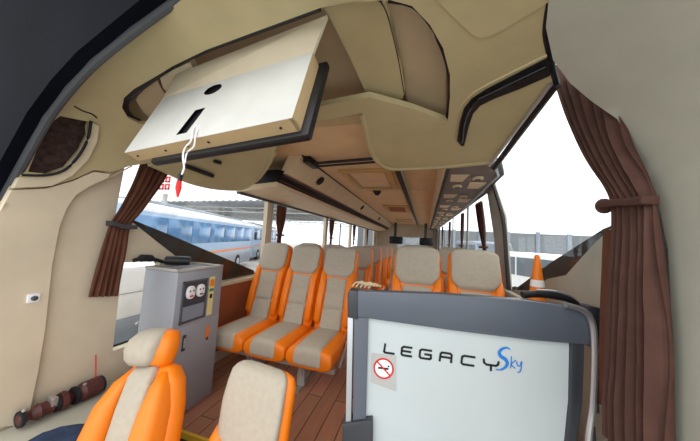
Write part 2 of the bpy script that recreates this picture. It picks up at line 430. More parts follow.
obj('back_cover', cov, 'tv_white', tv)
bm = bmesh.new()
FLp, FRp = shell((176, 74), -.03), shell((327, 15), -.03)
prism(bm, [P(0, H_), P(W_, H_), FRp, FLp], -nz * .012); obj('upper_flap', bm, 'lining_pale', tv)
bm = bmesh.new(); T = .055
prism(bm, [P(0, 0, -.001), P(W_, 0, -.001), P(W_, 0, -T), P(0, 0, -T)], ey * .012)
prism(bm, [P(W_, 0, -.001), P(W_, H_, -.001), P(W_, H_, -T), P(W_, 0, -T)], -ex * .012)
prism(bm, [P(0, 0, -.001), P(0, H_, -.001), P(0, H_, -T), P(0, 0, -T)], ex * .012)
obj('housing_edge', bm, 'tv_edge', tv, label='beige housing edge')
bm = bmesh.new(); prism(bm, [P(.01, .01, -.012), P(W_ - .01, .01, -.012), P(W_ - .01, H_, -.012), P(.01, H_, -.012)], -nz * .01); obj('inner_board', bm, 'black', tv)
bm = bmesh.new()
prism(bm, [P(.10, -.022, -T), P(W_ + .035, -.022, -T), P(W_ + .035, H_ * 1.08, -T), P(.10, H_ * 1.08, -T)], -nz * .035)
obj('bezel', bm, 'black', tv, bevel=.012)
bm = bmesh.new(); prism(bm, [P(.14, .02, -T - .036), P(W_ - .01, .02, -T - .036), P(W_ - .01, H_ * .9, -T - .036), P(.14, H_ * .9, -T - .036)], -nz * .003); obj('screen', bm, 'black_gloss', tv)
for u in (.06, .27, .42, .55, .93): obj('screw', lathe(bmesh.new(), [(.0045, -.004), (.0045, .002)], P(W_ * u, -.001, -T * .5), 8), 'black', tv)
def tp_(p, o): return onplane(p, P(0, 0, o), nz)
cab_pts = [tp_(p, o) for p, o in (((199, 122), -.008), ((193, 130), .006), ((191, 141), .010), ((185, 148), .012), ((183, 157), .012), ((184, 168), .004), ((180, 178), .0))]
bm = bmesh.new(); tube(bm, smooth_path(cab_pts, 5), .0032, 7); cb = obj('cable', bm, 'white', tv, label='white hanging cable')
bm = bmesh.new(); tube(bm, smooth_path([tp_(p, o) for p, o in (((203, 120), -.008), ((196, 134), .006), ((194, 146), .010), ((187, 153), .012), ((185, 163), .008))], 5), .0026, 7); obj('cable_loop', bm, 'white', cb)
bm = bmesh.new(); tube(bm, [tp_((182, 172), .001), tp_((180.5, 176), 0), tp_((179.5, 181), 0)], [.006, .008, .006], 8); obj('plug', bm, 'ink', cb, label='black plug')
bm = bmesh.new(); tube(bm, [tp_((179.5, 180), 0), tp_((178.5, 188), 0), tp_((177.5, 197), 0)], [.007, .009, .003], 8, flat=.5); obj('tag', bm, 'red', cb, label='red tag at the cable end')
# two black handles under the fascia behind the screen
for i, (A, B, r, lb) in enumerate([((186, 166), (213, 176), .016, 'black bar under the front lining, just below the screen edge'), ((214, 161), (221, 163), .013, 'short black stub under the front lining behind the screen')]):
    bm = tube(bmesh.new(), [shell(A, .035), shell(B, .035)], r, 8)
    obj('latch_bar', bm, 'black', label=lb, cat='latch')
# --- black slot grip on the right of the fascia
gp = [(461, 146), (457, 141), (460, 122), (464, 109), (472, 99), (486, 90), (547, 59), (550, 64), (550, 76), (520, 89), (494, 99), (480, 106), (473, 114), (469, 126), (464, 146)]
g = thing('ceiling_grip', 'bent black grip slot in the cream lining beside the right window', 'handle', shell((480, 100), .02))
obj('recess_plate', sheet(gp, [], lambda p: shell(p, .026), 5, .012), 'black', g)
bm = tube(bmesh.new(), smooth_path([shell(p, .035) for p in [(462, 142), (465, 120), (474, 103), (490, 94), (546, 67)]], 4), .007, 8); obj('grip', bm, 'black_gloss', g)
bm = tube(bmesh.new(), smooth_path([shell(p, .02) for p in [(455, 141), (458, 120), (461, 107), (470, 96), (484, 86.5), (547, 55)]], 4), .006, 8); obj('rim', bm, 'lining', g)
# --- speaker in the left pillar
g = thing('speaker', 'dark brown mesh speaker set in the cream left pillar', 'speaker', shell((60, 145)))
obj('grille', sheet([(57, 113), (93, 119), (91, 137), (82, 155), (68, 171), (48, 178), (24, 175), (36, 142), (50, 118)], [], lambda p: shell(p, -.015), 6, .01), 'mesh_brown', g)
obj('rim', sheet([(91, 122), (99, 126), (97, 142), (88, 160), (72, 176), (52, 186), (14, 188), (19, 178), (46, 176), (66, 169), (80, 154), (88, 138)], [], lambda p: shell(p, .034), 5, .03), 'lining_pale', g, ang=70, label='pale moulded rim')
bm = tube(bmesh.new(), smooth_path([shell(p, .042) for p in [(91, 121), (88, 138), (80, 154), (66, 169), (48, 175), (22, 175)]], 4), .006, 8); obj('edge_trim', bm, 'rubber', g)
struct('trim_29', tube(bmesh.new(), smooth_path([shell(p, .02) for p in [(74, 106), (83, 111), (92, 114), (97, 118)]], 3), .004, 6), 'black')
# --- socket on the left pillar
c = shell((33, 298), .022)
g = thing('wall_socket', 'small white socket with dark knob on the lower left pillar', 'socket', c)
obj('plate', box(c.x - .004, c.x + .008, c.y - .02, c.y + .02, c.z - .02, c.z + .02), 'white', g, bevel=.003)
obj('knob', lathe(bmesh.new(), [(.011, 0), (.011, .008), (.007, .012)], c + V((.008, 0, 0)), 14, 'x'), 'cabinet_dark', g)
# --- wrapped maroon bar on the ledge
A, B = V((XL + .065, .70, .312)), V((XL + .065, 1.0, .312))
g = thing('wrapped_bar', 'maroon wrapped bar with metal clips lying on the left ledge', 'bar', (A + B) / 2 - V((0, 0, .03)))
def lerp(t): return A.lerp(B, t)
bm = tube(bmesh.new(), [lerp(t) for t in (0, .03, .12, .2, .26, .34, .4)], [0.0182, 0.0312, .02, 0.0364, 0.0286, 0.0338, .02], 10); tube(bm, [lerp(t) for t in (.40, .44, .5, .56, .6)], [.02, 0.0416, 0.0442, .03, .02], 10)
tube(bm, [lerp(t) for t in (.6, .64, .72, .84, .94, .99, 1.02)], [.02, .03, 0.0468, 0.0455, 0.0468, 0.0364, 0.0156], 10); obj('wrap', bm, 'maroon', g)
for t, r in ((.03, 0.0351), (.40, 0.0377), (.62, 0.0429), (.97, 0.0442)):
    obj('band', tube(bmesh.new(), [lerp(t - .02), lerp(t + .02)], r, 12), 'rubber', g)
obj('clip', box(A.x - .02, A.x + .03, lerp(.30).y, lerp(.38).y, .31, .356), 'silver', g, bevel=.004, label='bright metal clip')
for t in (.04, .72): obj('rivet', lathe(bmesh.new(), [(.008, 0), (.008, .008), (.004, .011)], lerp(t) + V((.012, 0, .036)), 10), 'silver', g)
obj('wire', tube(bmesh.new(), smooth_path([lerp(.93) + V((-.02, 0, .03)), lerp(.95) + V((-.04, 0, .08)), lerp(.95) + V((-.055, 0, .15))], 4), .003, 6), 'red', g, label='thin red wire')
# --- dark cloth on the ledge
bm = bmesh.new(); c0 = onz((34, 449), .26)
rings = []
for i in range(7):
    t = i / 6; s = math.sin(PI * min(max(t, .06), .94)) ** .5
    rings.append([c0 + V((-.02 + .17 * t, -.03 + .20 * t, 0)) * .9 + V((.07 * s * math.cos(a), .05 * s * math.sin(a) * .6, .03 * s * (1 + math.sin(a * 2 + t * 5) * .15) * (1 if math.sin(a) > 0 else .1))) for a in [2 * PI * j / 14 for j in range(14)]])
obj('cloth', loft(bm, rings), 'denim', label='crumpled dark blue cloth on the ledge beside the driver seat', cat='cloth', ang=80)
# --- passenger seats
def rr(wd, dp, nn=20, e=3.2):
    out = []
    for i in range(nn):
        a = 2 * PI * i / nn; c, s = math.cos(a), math.sin(a)
        out.append((wd / 2 * math.copysign(abs(c) ** (2 / e), c), dp / 2 * math.copysign(abs(s) ** (2 / e), s)))
    return out
def back_loft(prof, p0, p1, x=0, e=3.2, nn=24):
    """prof rows: t, width, depth, forward shift, x shift"""
    p0, p1 = V(p0), V(p1); d = (p1 - p0).normalized(); fw = V((0, -d.z, d.y)); fw = -fw if fw.y > 0 else fw
    rings = []
    for row in prof:
        t, wd, dp, f = row[:4]; xs = row[4] if len(row) > 4 else 0
        o = p0.lerp(p1, t) + fw * f + V((x + xs, 0, 0))
        rings.append([o + V((a, 0, 0)) - fw * b for a, b in rr(wd, dp, nn, e)])
    return loft(bmesh.new(), rings)
def make_seat(label, w=.355):
    t = thing('coach_seat', label, 'seat')
    b0, b1 = (0, .20, .36), (0, .44, 1.10)
    obj('back_shell', back_loft([(0, w * .8, .05, 0), (.02, w * .9, .08, 0), (.12, w * .96, .11, 0), (.4, w * .99, .12, .005), (.62, w * .98, .125, .008), (.72, w * .95, .125, .01), (.9, w * .92, .12, .01), (.965, w * .86, .095, .008), (.99, w * .72, .05, 0), (1, w * .55, .02, 0)], b0, b1), 'orange', t, ang=80)
    pr = []
    for i in range(41):
        q = .05 + .945 * i / 40
        if q < .60: wd = .55 - .03 * math.sin(PI * q / .6)
        elif q < .72: wd = .55 + .29 * (.5 - .5 * math.cos(PI * (q - .60) / .12))
        elif q < .93: wd = .84 + .02 * (q - .7)
        else: wd = .845 - .28 * ((q - .93) / .065) ** 2.2
        f = .058 - .017 * sum(math.exp(-((q - g_) / .011) ** 2) for g_ in (.26, .44, .62)) - (.02 * max(0, (q - .95) / .045) ** 2) + (.010 if q > .62 else 0)
        pr.append((q, w * wd, .045 if q < .97 else .035, f))
    obj('back_pad', back_loft(pr, b0, b1, e=4), 'seat_grey', t, ang=80, label='grey quilted back pad')
    for s in (-1, 1):
        obj('side_bolster', back_loft([(.08, .03, .03, .03), (.12, .06, .07, .045), (.35, .068, .085, .052), (.55, .066, .085, .052, -s * .004), (.64, .056, .07, .045, s * .006), (.70, .036, .045, .035, s * .014), (.73, .015, .02, .03, s * .018)], b0, b1, x=s * w * .375), 'orange', t, ang=80)
    # cushion
    prof = [(-.265, .10, .345, .0), (-.255, .135, .35, 0), (-.22, .15, .35, 0), (0, .15, .35, 0), (.2, .14, .34, 0), (.25, .10, .33, 0)]
    rings = []
    for y, h, ww, _ in prof:
        rings.append([V((a * w / .355, y, .345 + b)) for a, b in rr(ww, h, 28, 3.5)])
    obj('cushion', loft(bmesh.new(), rings), 'orange', t, ang=60)
    rings = []
    for y, top, bot in [(-.274, .375, .325), (-.272, .395, .305), (-.262, .416, .30), (-.235, .428, .30), (-.1, .432, .31), (.1, .428, .32), (.17, .42, .33)]:
        rings.append([V((a * w / .355 - .006, y, (top + bot) / 2 + b)) for a, b in rr(.205, top - bot, 24, 6)])
    obj('cushion_insert', loft(bmesh.new(), rings), 'seat_grey', t, ang=60, label='grey cushion insert')
    return t
proto = make_seat('grey and orange coach seat nearest the left windows, front row of three')
ROW0 = 1.87
lx = [-1.43, -1.07, -.71]
names = ['window seat', 'middle seat', 'aisle seat']
front_lab = ['grey and orange coach seat nearest the left windows, front row of three', 'grey and orange coach seat in the middle of the front row of three', 'grey and orange coach seat on the aisle end of the front row of three']
proto.location = (lx[0], ROW0, 0); proto['group'] = 'front row of three seats'
for i in (1, 2): dup(proto, (lx[i], ROW0, 0), label=front_lab[i])
ordn = ['second', 'third', 'fourth', 'fifth']
for r in range(4):
    for i in ((0, 1, 2) if r < 1 else (2,)):
        dup(proto, (lx[i] , ROW0 + .80 * (r + 1), 0), label='grey and orange %s in the %s row on the left, behind the front three' % (names[i], ordn[r]), group='left seats behind the front row')
rs = dup(proto, (0, ROW0 - .22, 0), label='grey and orange aisle seat right of the aisle, behind the white partition', group='pair of seats behind the partition')
rs.scale = (1.10, 1, 1.05)
rs2 = dup(rs, (.41, ROW0 - .22, 0), label='grey and orange seat beside the right window, behind the white partition')
rs3 = dup(rs, (.385, ROW0 + .6, 0), label='grey and orange window seat in the second row on the right', group='right seats behind the pair')
rs4 = dup(rs, (-.02, ROW0 + .6, 0), label='grey and orange aisle seat in the second row on the right', group='right seats behind the pair')
# seat frames
def make_frame(x0, x1, y, label, legs):
    g = thing('seat_frame', label, 'seat frame', ((x0 + x1) / 2, y, 0))
    for yy in (y - .16, y + .14): obj('cross_rail', box(x0, x1, yy - .02, yy + .02, .235, .269), 'leg_grey', g, bevel=.004)
    for lx_ in legs:
        bm = prism(bmesh.new(), [V((lx_ - .012, y - .08, .235)), V((lx_ - .012, y + .16, .235)), V((lx_ - .012, y + .12, .03)), V((lx_ - .012, y - .02, .03))], (.024, 0, 0))
        bx(bm, lx_ - .03, lx_ + .03, y - .035, y - .005, .02, .25)
        obj('leg', bm, 'leg_grey', g)
        obj('foot_rail', box(lx_ - .02, lx_ + .02, y - .1, y + .28, 0, .022), 'silver', g)
    return g
make_frame(-1.58, -.54, ROW0 , 'grey metal frame and legs under the front row of three seats', (-1.35, -.86))
make_frame(-1.58, -.54, ROW0 + .8, 'grey metal frame under the second left row of seats', (-1.35, -.86))
make_frame(-.2, .57, ROW0 - .22, 'grey metal frame under the pair of seats behind the partition', (0, .4))
for k in range(3): make_frame(-.88, -.54, ROW0 + .8 * (k + 2), 'grey metal frame under the aisle seat of the %s left row' % ordn[k + 1], (-.86, -.58))
make_frame(-.2, .57, ROW0 + .6, 'grey metal frame under the second right row of seats', (0, .4))
aisle = [o for o in S.objects if o.get('label') == front_lab[2]][0]
xe = .195
obj('end_bracket', tube(bmesh.new(), smooth_path([V((xe, -.14, .27)), V((xe, -.06, .32)), V((xe, .1, .40)), V((xe, .22, .47))], 4), .012, 8), 'silver', aisle, label='silver end bracket')
# --- driver seat
g = thing('driver_seat', 'orange and grey driver seat with headrest at the lower left', 'seat', (-1.12, .80, -.5), 0)
WS = .9
b0, b1 = V((-1.155, .80, .0)), V((-1.25, 1.0, .67))
def bl(prof, x=0, e=3.2): 
    d = (b1 - b0).normalized(); sx = V((1, 0, 0)); sx = (sx - d * sx.dot(d)).normalized(); fw = sx.cross(d); fw = -fw if fw.y > 0 else fw
    rings = []
    for row in prof:
        t, wd, dp, f = row[:4]; xs = row[4] if len(row) > 4 else 0
        o = b0.lerp(b1, t) + fw * f + sx * (x + xs) * WS
        rings.append([o + sx * a * WS - fw * b for a, b in rr(wd, dp, 24, e)])
    return loft(bmesh.new(), rings)
obj('back_shell', bl([(-.25, .40, .10, 0), (0, .44, .13, 0), (.3, .46, .14, 0), (.55, .43, .13, 0), (.7, .36, .12, 0), (.77, .28, .09, 0), (.79, .2, .05, 0)]), 'orange', g, ang=80)
obj('back_pad', bl([(-.24, .15, .05, .075), (0, .17, .06, .075), (.3, .17, .06, .075), (.55, .16, .06, .072), (.72, .15, .06, .062), (.78, .13, .04, .05)], e=4), 'seat_grey', g, ang=80, label='grey centre strip of the back')
for s in (-1, 1):
    obj('side_bolster', bl([(-.22, .06, .06, .07), (0, .12, .12, .08), (.3, .13, .13, .085), (.55, .115, .11, .07, -s * .01), (.68, .08, .08, .05, -s * .03), (.75, .04, .04, .03, -s * .05)], x=s * .155), 'orange', g, ang=80)
hr = obj('headrest', bl([(.775, .19, .07, .02, -.012), (.80, .235, .10, .03, -.012), (.87, .255, .115, .03, -.012), (.94, .245, .105, .025, -.012), (.985, .21, .08, .015, -.012), (1.005, .15, .05, .01, -.012)]), 'orange', g, ang=80)
obj('headrest_pad', bl([(.785, .13, .05, .07, -.03), (.82, .18, .08, .075, -.03), (.88, .20, .09, .08, -.03), (.94, .195, .09, .07, -.03), (.985, .17, .08, .045, -.03), (1.012, .12, .06, .015, -.03)], e=3), 'seat_grey', hr, ang=80, label='grey headrest pad')
rings = [[V((-1.07 + a, y, -.06 + b)) for a, b in rr(ww, h, 24)] for y, ww, h in [(.66, .36, .08), (.68, .40, .12), (.75, .40, .13), (.85, .40, .12)]]
obj('cushion', loft(bmesh.new(), rings), 'orange', g, ang=60)
obj('pedestal', prism(bmesh.new(), [V((-1.25, .68, -.5)), V((-.98, .68, -.5)), V((-.98, .85, -.5)), V((-1.25, .85, -.5))], (0, 0, .38)), 'frame_dark', g)
# --- attendant seat
WS = 1
b0, b1 = V((-.74, 1.02, .0)), V((-.705, 1.10, .545))
g = thing('attendant_seat', 'low grey and orange attendant seat at bottom centre', 'seat', (-.70, .95, -.5), 0)
obj('back_shell', bl([(-.4, .32, .06, 0), (0, .365, .09, 0), (.5, .365, .09, 0), (.7, .355, .09, 0), (.9, .345, .085, 0), (.97, .315, .06, 0), (1, .24, .025, 0)]), 'orange', g, ang=80)
obj('back_pad', bl([(-.38, .19, .05, .04), (.1, .19, .05, .042), (.30, .19, .05, .044), (.38, .21, .05, .046), (.46, .31, .05, .048), (.7, .32, .05, .048, -.006), (.86, .31, .05, .046, -.006), (.95, .30, .045, .040, -.006), (.985, .275, .042, .03, -.006), (1.005, .24, .03, .018, -.006), (1.014, .18, .018, .01, -.006)], e=4), 'seat_grey', g, ang=80, label='worn grey back pad')
for s in (-1, 1):
    obj('side_bolster', bl([(-.35, .05, .05, .03), (.1, .07, .08, .045), (.28, .08, .085, .05), (.40, .07, .07, .045, s * .006), (.48, .03, .03, .03, s * .02)], x=s * .14), 'orange', g, ang=80)
rings = [[V((-.70 + a, y, -.06 + b)) for a, b in rr(ww, h, 24)] for y, ww, h in [(.66, .30, .08), (.68, .33, .11), (.85, .34, .12), (1.0, .32, .1)]]
obj('cushion', loft(bmesh.new(), rings), 'orange', g, ang=60)
obj('pedestal', box(-.80, -.60, .75, .98, -.5, -.12), 'frame_dark', g)
# --- grey service cabinet
cx0, cx1, cy0, cy1, ch = XL + .02, -1.44, 1.18, 1.55, .93
g = thing('cabinet', 'grey metal service cabinet with tap panel beside the left window', 'cabinet', ((cx0 + cx1) / 2, (cy0 + cy1) / 2, 0))
obj('body', box(cx0, cx1, cy0, cy1, .0, ch), 'cabinet_grey', g, bevel=.012)
bm = bmesh.new()
for a in ((cx0, cx1, cy0, cy0 + .025), (cx0, cx1, cy1 - .025, cy1), (cx0, cx0 + .025, cy0, cy1), (cx1 - .025, cx1, cy0, cy1)): bx(bm, *a, ch - .002, ch + .016)
obj('top_rim', bm, 'leg_grey', g, bevel=.005)
def cr(y0, y1, z0, z1, t=.004, M=None): return box(cx1 - .001, cx1 + t, cy0 + y0, cy0 + y1, z0, z1)
L_ = cy1 - cy0
dp = obj('dispenser_panel', cr(.045, .225, .60, .86, .003), 'cabinet_dark', g, label='dark dispenser panel')
bm = bmesh.new()
for a in ((.04, .23, .855, .866), (.04, .23, .594, .603), (.04, .05, .594, .866), (.22, .23, .594, .866)): bx(bm, cx1 - .001, cx1 + .008, cy0 + a[0], cy0 + a[1], a[2], a[3])
obj('panel_frame', bm, 'frame_grey', dp)
obj('drip_plate', cr(.055, .215, .61, .70, .006), 'bus_lower', dp, label='grey reflecting plate')
for yc in (.097, .172):
    bm = bmesh.new()
    loft(bm, [[V((cx1 + xx, cy0 + yc + a * s_, .79 + b * s_)) for a, b in rr(.062, .085, 16, 2.4)] for xx, s_ in ((.002, 1), (.014, 1), (.018, .8))])
    tp = obj('tap_guard', bm, 'white', dp, label='white rounded tap guard')
    bm = bmesh.new(); bx(bm, cx1 + .017, cx1 + .02, cy0 + yc - .017, cy0 + yc - .009, .795, .805); bx(bm, cx1 + .017, cx1 + .02, cy0 + yc + .009, cy0 + yc + .017, .795, .805)
    obj('mark', bm, 'ink', tp)
    obj('button', box(cx1 + .016, cx1 + .021, cy0 + yc - .012, cy0 + yc + .012, .762, .772), 'red' if yc < .1 else 'cabinet_dark', tp)
st = obj('label_strip', cr(.248, .292, .595, .868, .003), 'pale_yellow', g, label='pale yellow instruction strip')
obj('label_mark', cr(.254, .286, .80, .85, .005), 'orange', st); obj('label_mark', cr(.252, .288, .765, .785, .005), 'green', st); obj('label_mark', cr(.26, .28, .715, .745, .005), 'ink', st)
dr = obj('door', cr(.008, L_ - .008, .03, .575, .004), 'cabinet_grey', g, bevel=.001)
obj('handle', cr(.075, .097, .42, .52, .012), 'frame_dark', dr, bevel=.003, label='dark recessed handle')
obj('handle_plate', cr(.08, .092, .44, .50, .015), 'leg_grey', dr)
obj('latch', cr(.258, .276, .44, .52, .012), 'orange', dr, label='orange latch tag'); obj('keyhole', cr(.262, .272, .425, .445, .013), 'ink', dr)
bm = tube(bmesh.new(), [V((-1.66, 1.26, ch + .052)), V((-1.60, 1.30, ch + .052)), V((-1.545, 1.345, ch + .052))], [.03, .034, .03], 12)
obj('pouch', bm, 'black', label='black rolled pouch lying on top of the grey cabinet', cat='pouch', ang=60)
bm = tube(bmesh.new(), smooth_path([V((XL + .03, 1.10, .985)), V((XL + .035, 1.14, 1.0)), V((XL + .035, 1.2, .995)), V((XL + .03, 1.29, .965))], 4), [.012] * 4 + [.024] * 5 + [.012] * 4, 10)
obj('grab_strap', bm, 'rubber', label='dark curved strap on the window ledge behind the left curtain', cat='strap', ang=60)
# --- partition
A_, B_ = V((-.285, 1.10, 0)), V((.72, 1.29, 0))
# place along a vertical plane, fitted to the top corners
pn = V((0, 0, 0)); d_ = (B_ - A_); d_.z = 0; d_.normalize(); nn_ = V((d_.y, -d_.x, 0))
def pq(p, off=0): return onplane(p, A_ + nn_ * off, nn_)
g = thing('partition', 'white frosted partition with dark grey frame beside the entrance', 'partition', A_)
def pl(poly, off, th): return prism(bmesh.new(), [pq(p) + nn_ * off for p in poly], -nn_ * th)
obj('panel', pl([(362, 312), (572, 334), (568, 560), (355, 560)], .0, .012), 'frost', g, label='frosted white panel')
obj('top_rail', pl([(356, 290), (440, 293), (520, 299), (574, 306), (590, 312), (590, 344), (530, 339), (450, 329), (369, 317.5), (356, 316)], .02, .05), 'frame_grey', g, bevel=.008)
obj('end_cap', pl([(348, 292), (351, 289), (358, 290), (358, 318), (348, 316)], .024, .058), 'frame_dark', g, bevel=.004)
obj('left_post', pl([(354, 316), (368.5, 317), (366, 418), (366, 560), (351, 560), (353, 418)], .016, .045), 'frame_grey', g, bevel=.004)
obj('post_edge', pl([(348, 316), (353.5, 316), (351.5, 420), (349, 560), (341, 560), (346, 420)], .02, .05), 'silver', g, bevel=.003, label='silver edge strip')
obj('post_foot', pl([(343, 419), (373, 415), (373, 425), (371, 560), (340, 560), (343, 425)], .03, .07), 'frame_dark', g, bevel=.006)
obj('right_post', pl([(569, 340), (582, 342), (580, 400), (574, 441), (572, 560), (556, 560), (564, 441), (568, 400)], .014, .045), 'frame_dark', g, bevel=.004)
bm = tube(bmesh.new(), smooth_path([pq(p) + nn_ * .03 for p in [(577, 560), (581, 441), (586, 400), (588, 350), (586, 322), (578, 309), (560, 303)]], 5), .012, 10)
obj('curved_tube', bm, 'silver', g, label='silver curved edge tube')
obj('corner_block', pl([(588, 306), (601, 308), (602, 349), (589, 347)], .0, .07), 'frame_dark', g, bevel=.006)
bm = tube(bmesh.new(), smooth_path([pq(p) - nn_ * .06 for p in [(596, 345), (593, 318), (583, 304), (565, 299), (545, 297), (531, 298)]], 5), .016, 10)
hb = obj('rear_handrail', bm, 'black', g)
bm = tube(bmesh.new(), smooth_path([pq(p) - nn_ * .055 + V((0, 0, .014)) for p in [(590, 311), (581, 302.5), (565, 297.5), (545, 296)]], 5), .005, 8); obj('highlight_strip', bm, 'silver', hb)
bm = bmesh.new()
for s in ((598, 375), (596, 430)): tube(bm, [pq(s) - nn_ * .02, pq((s[0] + 2, s[1] + 40)) - nn_ * .02], .012, 8)
obj('hinge', bm, 'frame_dark', g)
# lettering, measured along the panel
bx_ = (pq((456, 362)) - pq((383, 353))).normalized(); by_ = V((0, 0, 1))
def let(i, strokes):
    w_ = 10.5 + .75 * i
    return [[pq((384 + 19.7 * i + x * w_, 352.2 + .15 * (19.7 * i + x * w_) - y * 8.6)) + nn_ * .0015 for x, y in st] for st in strokes]
LET = []
LET += let(0.0, [[(.12, 1.0), (0, .1), (.1, 0), (.95, 0)]])
LET += let(.87, [[(.95, 1), (.25, 1), (.08, .85), (.02, .15), (.12, 0), (.92, 0)], [(.05, .5), (.85, .5)]])
LET += let(1.8, [[(1, 1), (.22, 1), (.05, .85), (0, .15), (.1, 0), (.85, 0), (.95, .12), (.97, .5), (.45, .5)]])
LET += let(2.82, [[(0, 0), (.08, .85), (.2, 1), (.85, 1), (.95, .85), (.9, 0)], [(.06, .5), (.92, .5)]])
LET += let(3.92, [[(1.0, 1), (.22, 1), (.06, .85), (0, .15), (.1, 0), (.92, 0)]])
LET += let(5.05, [[(0, .95), (.03, .55), (.2, .38), (.85, .38), (1.0, .55), (1.05, .9)], [(.52, .38), (.5, -.25)]])
bm = bmesh.new()
for st in LET:
    for a, b in zip(st, st[1:]):
        d = (b - a).normalized(); s_ = d.cross(nn_) * .0044; a2 = a - d * .0025; b2 = b + d * .0025
        prism(bm, [a2 - s_, b2 - s_, b2 + s_, a2 + s_], nn_ * .001)
obj('lettering', bm, 'ink', g, label='black letters LEGACY')
def ribbon(bm, pts, ws):
    vs = []
    for i, p in enumerate(pts):
        d = (pts[min(i + 1, len(pts) - 1)] - pts[max(i - 1, 0)]).normalized(); s = d.cross(nn_) * ws[i]
        vs.append((bm.verts.new(p - s), bm.verts.new(p + s)))
    for a, b in zip(vs, vs[1:]): bm.faces.new((a[0], a[1], b[1], b[0]))
bm = bmesh.new()
sp_ = [q + nn_ * .003 for q in smooth_path([pq(p) for p in [(495, 369), (500, 369.5), (505, 367), (507, 363), (505, 359), (500.5, 356), (499, 352), (502, 348.5), (507, 347.5), (510, 349.5)]], 5)]
ribbon(bm, sp_, [.0012 + .0062 * math.sin(PI * i / (len(sp_) - 1)) for i in range(len(sp_))])
for st in ([(511, 356), (511, 362), (510, 368)], [(515.5, 360), (511, 364), (515, 368)], [(516.5, 361), (517, 365), (519.5, 365.5), (521, 361.5)], [(521.5, 361), (521, 367), (519.5, 371.5), (517, 372)]):
    q = [x + nn_ * .003 for x in smooth_path([pq(p) for p in st], 4)]; ribbon(bm, q, [.0022] * len(q))
obj('script_lettering', bm, 'blue', g, label='blue script word Sky', recalc=False)
sk = obj('no_smoking_sticker', pl([(371.5, 353), (396, 356), (396, 391), (371, 382)], .0025, .0015), 'sticker', g, label='grey no smoking sticker')
C_ = pq((383.5, 368)) + nn_ * .004; rad = pq((394, 369)).x - C_.x
def circ(r, n=28): return [C_ + bx_ * r * math.cos(2 * PI * i / n) + by_ * r * math.sin(2 * PI * i / n) for i in range(n)]
bm = prism(bmesh.new(), circ(rad * .9), -nn_ * .0012); obj('disc', bm, 'white', sk)
bm = bmesh.new(); loft(bm, [circ(rad), circ(rad * .84), [q + nn_ * .001 for q in circ(rad * .84)], [q + nn_ * .001 for q in circ(rad)], circ(rad)], caps=False)
a = math.radians(-42); e1 = bx_ * math.cos(a) + by_ * math.sin(a); e2 = by_ * math.cos(a) - bx_ * math.sin(a)
prism(bm, [C_ + e1 * u * rad * .9 + e2 * v * rad * .075 for u, v in ((-1, -1), (1, -1), (1, 1), (-1, 1))], nn_ * .0012)
obj('prohibition_ring', bm, 'red', sk)
bm = bmesh.new(); e1 = bx_; e2 = by_
prism(bm, [C_ + e1 * u * rad + e2 * v * rad for u, v in ((-.55, -.08), (.5, -.08), (.5, .10), (-.55, .10))], nn_ * .0008)
prism(bm, [C_ + e1 * u * rad + e2 * v * rad for u, v in ((.38, .16), (.6, .22), (.5, .38), (.4, .28))], nn_ * .0008)
obj('cigarette', bm, 'ink', sk)
# bunch of wrapping at the partition's top left corner
bm = bmesh.new()
c0 = pq((362, 287)) - nn_ * .035
for i in range(5):
    tube(bm, smooth_path([c0 + V((-.05 + .02 * i, 0, -.01)), c0 + V((-.03 + .02 * i, .01, .012 + .004 * (i % 2))), c0 + V((.0 + .02 * i, .005, .008)), c0 + V((.03 + .015 * i, 0, .004))], 4), .0045, 7)
obj('tied_cord', bm, 'padding', label='beige cord tied round the left top corner of the partition', cat='cord')
# --- traffic cone behind partition
g = thing('traffic_cone', 'tall orange cone with white band at the right window', 'cone', (.70, 1.73, 0))
obj('cone_body', lathe(bmesh.new(), [(.085, .0), (.08, .03), (.042, .90), (.014, 1.14), (.008, 1.15)], (.70, 1.73, .02), 20), 'orange', g)
obj('base', box(.63, .77, 1.66, 1.80, 0, .025), 'orange', g, bevel=.005)
obj('white_band', lathe(bmesh.new(), [(.0375, .96), (.0325, 1.0)], (.70, 1.73, .02), 20), 'white', g, label='white reflective band')
# --- curtains
def curtain_mesh(rows, out, pleats, amp, ncol=56, th=.004, sub=5):
    """rows: list of (left, right, gather) 3D; out: pleat direction"""
    L = smooth_path([r[0] for r in rows], sub); Rr = smooth_path([r[1] for r in rows], sub)
    am = []
    for i in range(len(rows) - 1):
        for k in range(sub): am.append(rows[i][2] + (rows[i + 1][2] - rows[i][2]) * k / sub)
    am.append(rows[-1][2]); out = V(out)
    bm = bmesh.new(); front = []; back = []
    for j, (a, b) in enumerate(zip(L, Rr)):
        fr, bk = [], []
        for i in range(ncol + 1):
            t = i / ncol
            ph = t * pleats * 2 * PI + .35 * math.sin(j * .21 + t * 7)
            off = out * (amp * am[j] * (math.sin(ph) + .35 * math.sin(2.3 * ph + 1)) + amp * .8)
            p = a.lerp(b, t) + off
            fr.append(bm.verts.new(p)); bk.append(bm.verts.new(p - out * th))
        front.append(fr); back.append(bk)
    for A, fl in ((front, False), (back, True)):
        for r0, r1 in zip(A, A[1:]):
            for i in range(ncol):
                f = (r0[i], r0[i + 1], r1[i + 1], r1[i]); bm.faces.new(f[::-1] if fl else f)
    n_ = len(front)
    for j in range(n_ - 1):
        for i in (0, ncol): bm.faces.new((front[j][i], back[j][i], back[j + 1][i], front[j + 1][i]))
    for j in (0, n_ - 1):
        for i in range(ncol): bm.faces.new((front[j][i], front[j][i + 1], back[j][i + 1], back[j][i]))
    return bm
def band(pts, w, r): return tube(bmesh.new(), pts, r, 10, flat=w)
